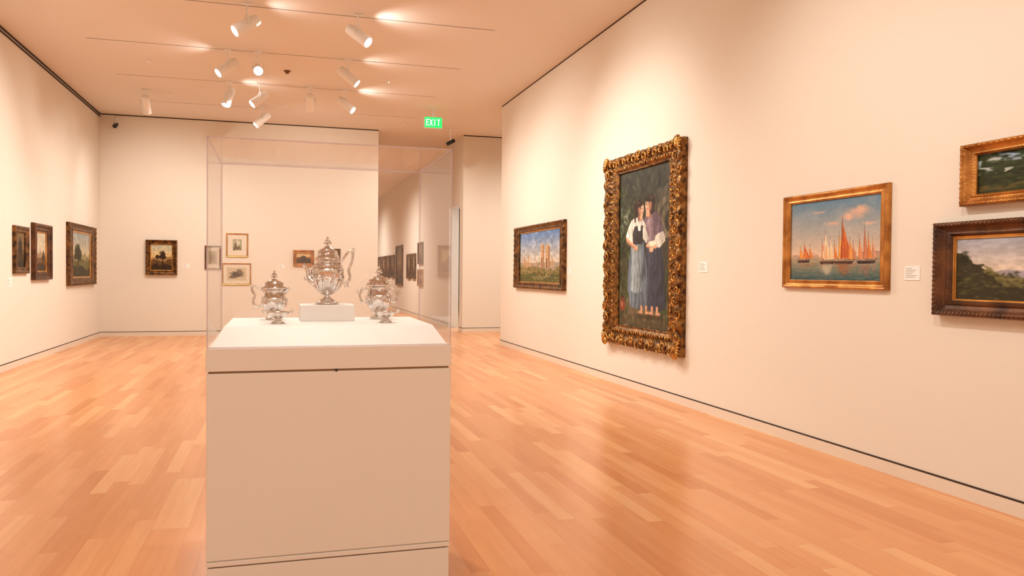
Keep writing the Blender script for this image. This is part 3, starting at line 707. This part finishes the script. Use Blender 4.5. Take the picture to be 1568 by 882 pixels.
v2=vessel('silver_sugar_pot',(.452,3.80,1.1282),prof2,{'handle_a':[h2,h2s],'handle_b':[mir(h2),mir(h2s)]},beads2,(.166,.0105)); v2.scale=(1.13,1.13,1.25)
for vv in (v1,v2):
    B=Acc()
    for i in range(9):
        an=2*math.pi*i/9; B.add(tube_data([(.018*math.cos(an),.018*math.sin(an),.030,.003),(.036*math.cos(an),.036*math.sin(an),.044,.005),(.051*math.cos(an),.051*math.sin(an),.066,.005),(.053*math.cos(an+.1),.053*math.sin(an+.1),.084,.003)],6,4))
    B.make('lobed_ornament',m_sil,True,vv)
prof3=[(.024,0),(.025,.003),(.020,.007),(.012,.012),(.015,.017),(.027,.023),(.034,.032),(.036,.040),(.034,.041),(.030,.032),(.015,.022),(.002,.019)]
hb=[(-.034,0,.034,.003),(-.044,0,.038,.004),(-.050,0,.045,.0035),(-.054,0,.040,.003),(-.050,0,.036,.002)]
for x in (-.010,.447):
    e=empty('silver_salt_bowl',(x,3.50,1.1282)); A=Acc(); A.add(lathe_data(smoothprof(prof3,3),40)); ring_beads(A,.0355,.040,32,.002); A.make('bowl',m_sil,True,e)
    B=Acc(); B.add(tube_data(hb,8,5)); B.add(tube_data(mir(hb),8,5)); B.make('handles',m_sil,True,e); e.scale=(1.15,1.15,1.25)

# ------------------------------------------------------------------ ceiling spotlights
WARM=(1.0,.94,.85)
def spot(x,y,tgt,power,ang=100,zc=4.24,col=WARM,blend=1.0,spill=0,spdir=1):
    e=empty('track_spotlight',(x,y,0))
    loc=Vector((0,0,zc)); T=Vector((tgt[0]-x,tgt[1]-y,tgt[2])); d=(T-loc).normalized()
    q=Vector((0,0,1)).rotation_difference(d).to_matrix().to_4x4()
    M=Matrix.Translation(loc)@q@Matrix.Scale(1.15,4)
    A=Acc(); A.add(lathe_data([(.030,-.15),(.052,-.14),(.058,-.10),(.060,.08),(.064,.13),(.064,.150),(.054,.150),(.050,.125)],28),M)
    A.make('housing',m_white,False,e)
    A=Acc(); A.add(lathe_data([(.0505,.132),(.0505,.138)],28),M); A.make('lens',m_lens,False,e)
    A=Acc(); A.add(tube_data([(0,0,H-.001,.010),(0,0,zc+.13,.010),(0,0,zc+.11,.012)],8,2)); A.add(boxvf(-.05,.05,-.02,.02,H-.02,H-.001))
    perp=Vector((0,0,1)).cross(d).normalized()*.08
    A.add(tube_data([(perp.x,perp.y,zc,.007),(perp.x*.9,perp.y*.9,zc+.08,.007),(0,0,zc+.12,.007),(-perp.x*.9,-perp.y*.9,zc+.08,.007),(-perp.x,-perp.y,zc,.007)],6,4)); A.make('yoke',m_white,False,e)
    ld=bpy.data.lights.new('lamp','SPOT'); ld.energy=power; ld.color=col; ld.spot_size=math.radians(ang); ld.spot_blend=blend; ld.shadow_soft_size=.05
    lo=bpy.data.objects.new('lamp',ld); COL.objects.link(lo); lo.parent=e
    lo.location=loc+d*.19; lo.rotation_euler=d.to_track_quat('-Z','Y').to_euler()
    if spill:
        sd=bpy.data.lights.new('vent_spill','SPOT'); sd.energy=spill; sd.color=(1,.96,.92); sd.spot_size=math.radians(120); sd.spot_blend=1; sd.shadow_soft_size=.03
        so=bpy.data.objects.new('vent_spill',sd); COL.objects.link(so); so.parent=e
        so.location=(.12*spdir,0,zc-.02); so.rotation_euler=Vector((spdir*.97,0,.35)).to_track_quat('-Z','Y').to_euler()
    return e
P=240
spot(-.39,9.80,(-3.5,8.6,1.9),P,spill=8)
spot(.90,9.80,(4.0,7.6,1.5),P,spill=16)
spot(-.73,11.9,(-3.5,10.6,1.8),P,spill=8,spdir=-1)
spot(-.32,11.9,(0.2,3.7,1.2),P*.35,30)
spot(.95,11.9,(4.0,10.9,1.6),P,spill=16)
spot(-.83,13.9,(-2.0,12.6,.5),P*.7,spill=9,spdir=1)
spot(-.34,13.9,(-3.5,12.8,1.4),P*.7)
spot(.48,13.9,(.8,17.6,1.8),P*.9,110)
spot(1.07,13.9,(4.0,12.2,1.6),P*.9,spill=16)
spot(-.34,15.8,(-3.5,15.0,1.2),P*.7)
spot(-2.25,15.0,(-2.36,17.6,1.8),P*.6,110)
spot(1.6,7.7,(4.0,8.4,1.6),P*.62)
spot(1.4,4.8,(4.0,4.6,1.6),P*.72)
spot(1.4,2.2,(4.0,2.6,1.6),P*.62)
spot(-1.2,7.7,(-3.5,8.6,1.6),P*.7)
spot(-1.2,3.6,(-3.5,4.2,1.6),P*.7)
spot(.2,3.75,(.2,3.72,1.1),180,40)  # added lamp above the case to brighten the deck, out of view
def area(name,loc,sx,sy,e,col=(1,.94,.86),rot=(0,0,0)):
    ld=bpy.data.lights.new(name,'AREA'); ld.shape='RECTANGLE'; ld.size=sx; ld.size_y=sy; ld.energy=e; ld.color=col
    o=bpy.data.objects.new(name,ld); COL.objects.link(o); o.location=loc; o.rotation_euler=rot; return o
area('rear_fill',(.2,-2.4,4.44),5.0,3.5,235)  # added fill light behind the camera, no real ceiling panel there
def down(x,y,e,c=WARM):  # added fill lamps without fixtures, to lift and even out the room light
    ld=bpy.data.lights.new('fill_spot','SPOT'); ld.energy=e; ld.color=c; ld.spot_size=math.radians(165); ld.spot_blend=1; ld.shadow_soft_size=.04
    o=bpy.data.objects.new('fill_spot',ld); COL.objects.link(o); o.location=(x,y,H-.02)
down(1.5,24,1000); down(1.5,32,1000); down(6.2,15.6,520); down(2.9,16.2,220); down(5.5,20.5,1000,(.68,.85,1.0))
for (x,y) in ((-1.2,9.0),(1.8,9.0),(-1.2,14.9),(1.8,13),(0,5.6)): down(x,y,205)

# ------------------------------------------------------------------ exit sign, cameras, detectors
m_green=emis('exit_green',(.02,.75,.16,1),1.0); m_lett=emis('exit_letters',(.75,1,.8,1),1.1)
ex=empty('exit_sign',(2.81,15.0,4.24))
box('housing',-.18,.18,0,.05,-.11,.11,m_white,ex,.005); box('panel',-.168,.168,-.006,0,-.098,.098,m_green,ex)
box('stem',-.02,.02,.015,.035,.11,H-4.24,m_white,ex)
def seg(l): return [(x0,x1,-.012,-.006,z0,z1) for x0,x1,z0,z1 in l]
S=[]
def E(o): return [(o,o+.015,-.06,.06),(o,o+.05,.045,.06),(o,o+.045,-.0075,.0075),(o,o+.05,-.06,-.045)]
S+=seg(E(-.14)); S+=seg([(.015,.032,-.06,.06),(.07,.13,.045,.06),(.0925,.1075,-.06,.06)])
boxes('letters_eit',S,m_lett,ex)
xv=[];xf=[]
for sgn in (1,-1):
    o=len(xv); 
    for y in (-.012,-.006):
        xv+=[(-.045-.025*sgn-.009,y,-.06),(-.045-.025*sgn+.009,y,-.06),(-.045+.025*sgn+.009,y,.06),(-.045+.025*sgn-.009,y,.06)]
    xf+=[tuple(i+o for i in q) for q in BF]
mesh('letter_x',xv,xf,m_lett,parent=ex)
e=empty('security_camera',(-3.18,YB-.17,4.25)); A=Acc()
A.add(lathe_data([(.035,-.10),(.042,-.09),(.042,.09),(.036,.10)],18),Matrix.Rotation(math.radians(110),4,'X')); A.make('body',m_black,False,e)
A=Acc(); A.add(tube_data([(0,0,.03,.012),(0,.05,.10,.012),(0,.16,.13,.012)],8,3)); A.add(boxvf(-.04,.04,.15,.17,.07,.19)); A.make('bracket',m_white,False,e)
e=empty('security_camera',(3.55,16.9,H)); A=Acc(); A.add(lathe_data([(.035,-.10),(.042,-.09),(.042,.09),(.036,.10)],18),Matrix.Translation((0,0,-.30))@Matrix.Rotation(math.radians(60),4,'Y')); A.make('body',m_black,False,e)
A=Acc(); A.add(tube_data([(0,0,-.27,.012),(0,0,-.15,.012),(0,0,0,.012)],8,2)); A.add(lathe_data([(.05,-.012),(.05,-.001)],16)); A.make('bracket',m_white,False,e)
m_br=simple('bronze',L(120,84,52),.4,.6)
for n,x,y,m,r in (('smoke_detector',.09,12.9,m_br,.05),('sprinkler_head',-1.9,12.9,m_white,.035),('sprinkler_head',1.68,13.0,m_white,.035),('sprinkler_head',2.5,16.6,m_white,.035),('recessed_spotlight',-1.9,15.2,m_white,.06)):
    e=empty(n,(x,y,H)); A=Acc(); A.add(lathe_data([(r*.3,-.05),(r*.5,-.045),(r*.6,-.025),(r,-.02),(r,-.001)],20)); A.make('disc',m,False,e)

w=bpy.data.worlds.new('world'); scene.world=w; w.use_nodes=True
w.node_tree.nodes['Background'].inputs[0].default_value=(1,.9,.8,1); w.node_tree.nodes['Background'].inputs[1].default_value=.3
print('objects',len(bpy.data.objects))
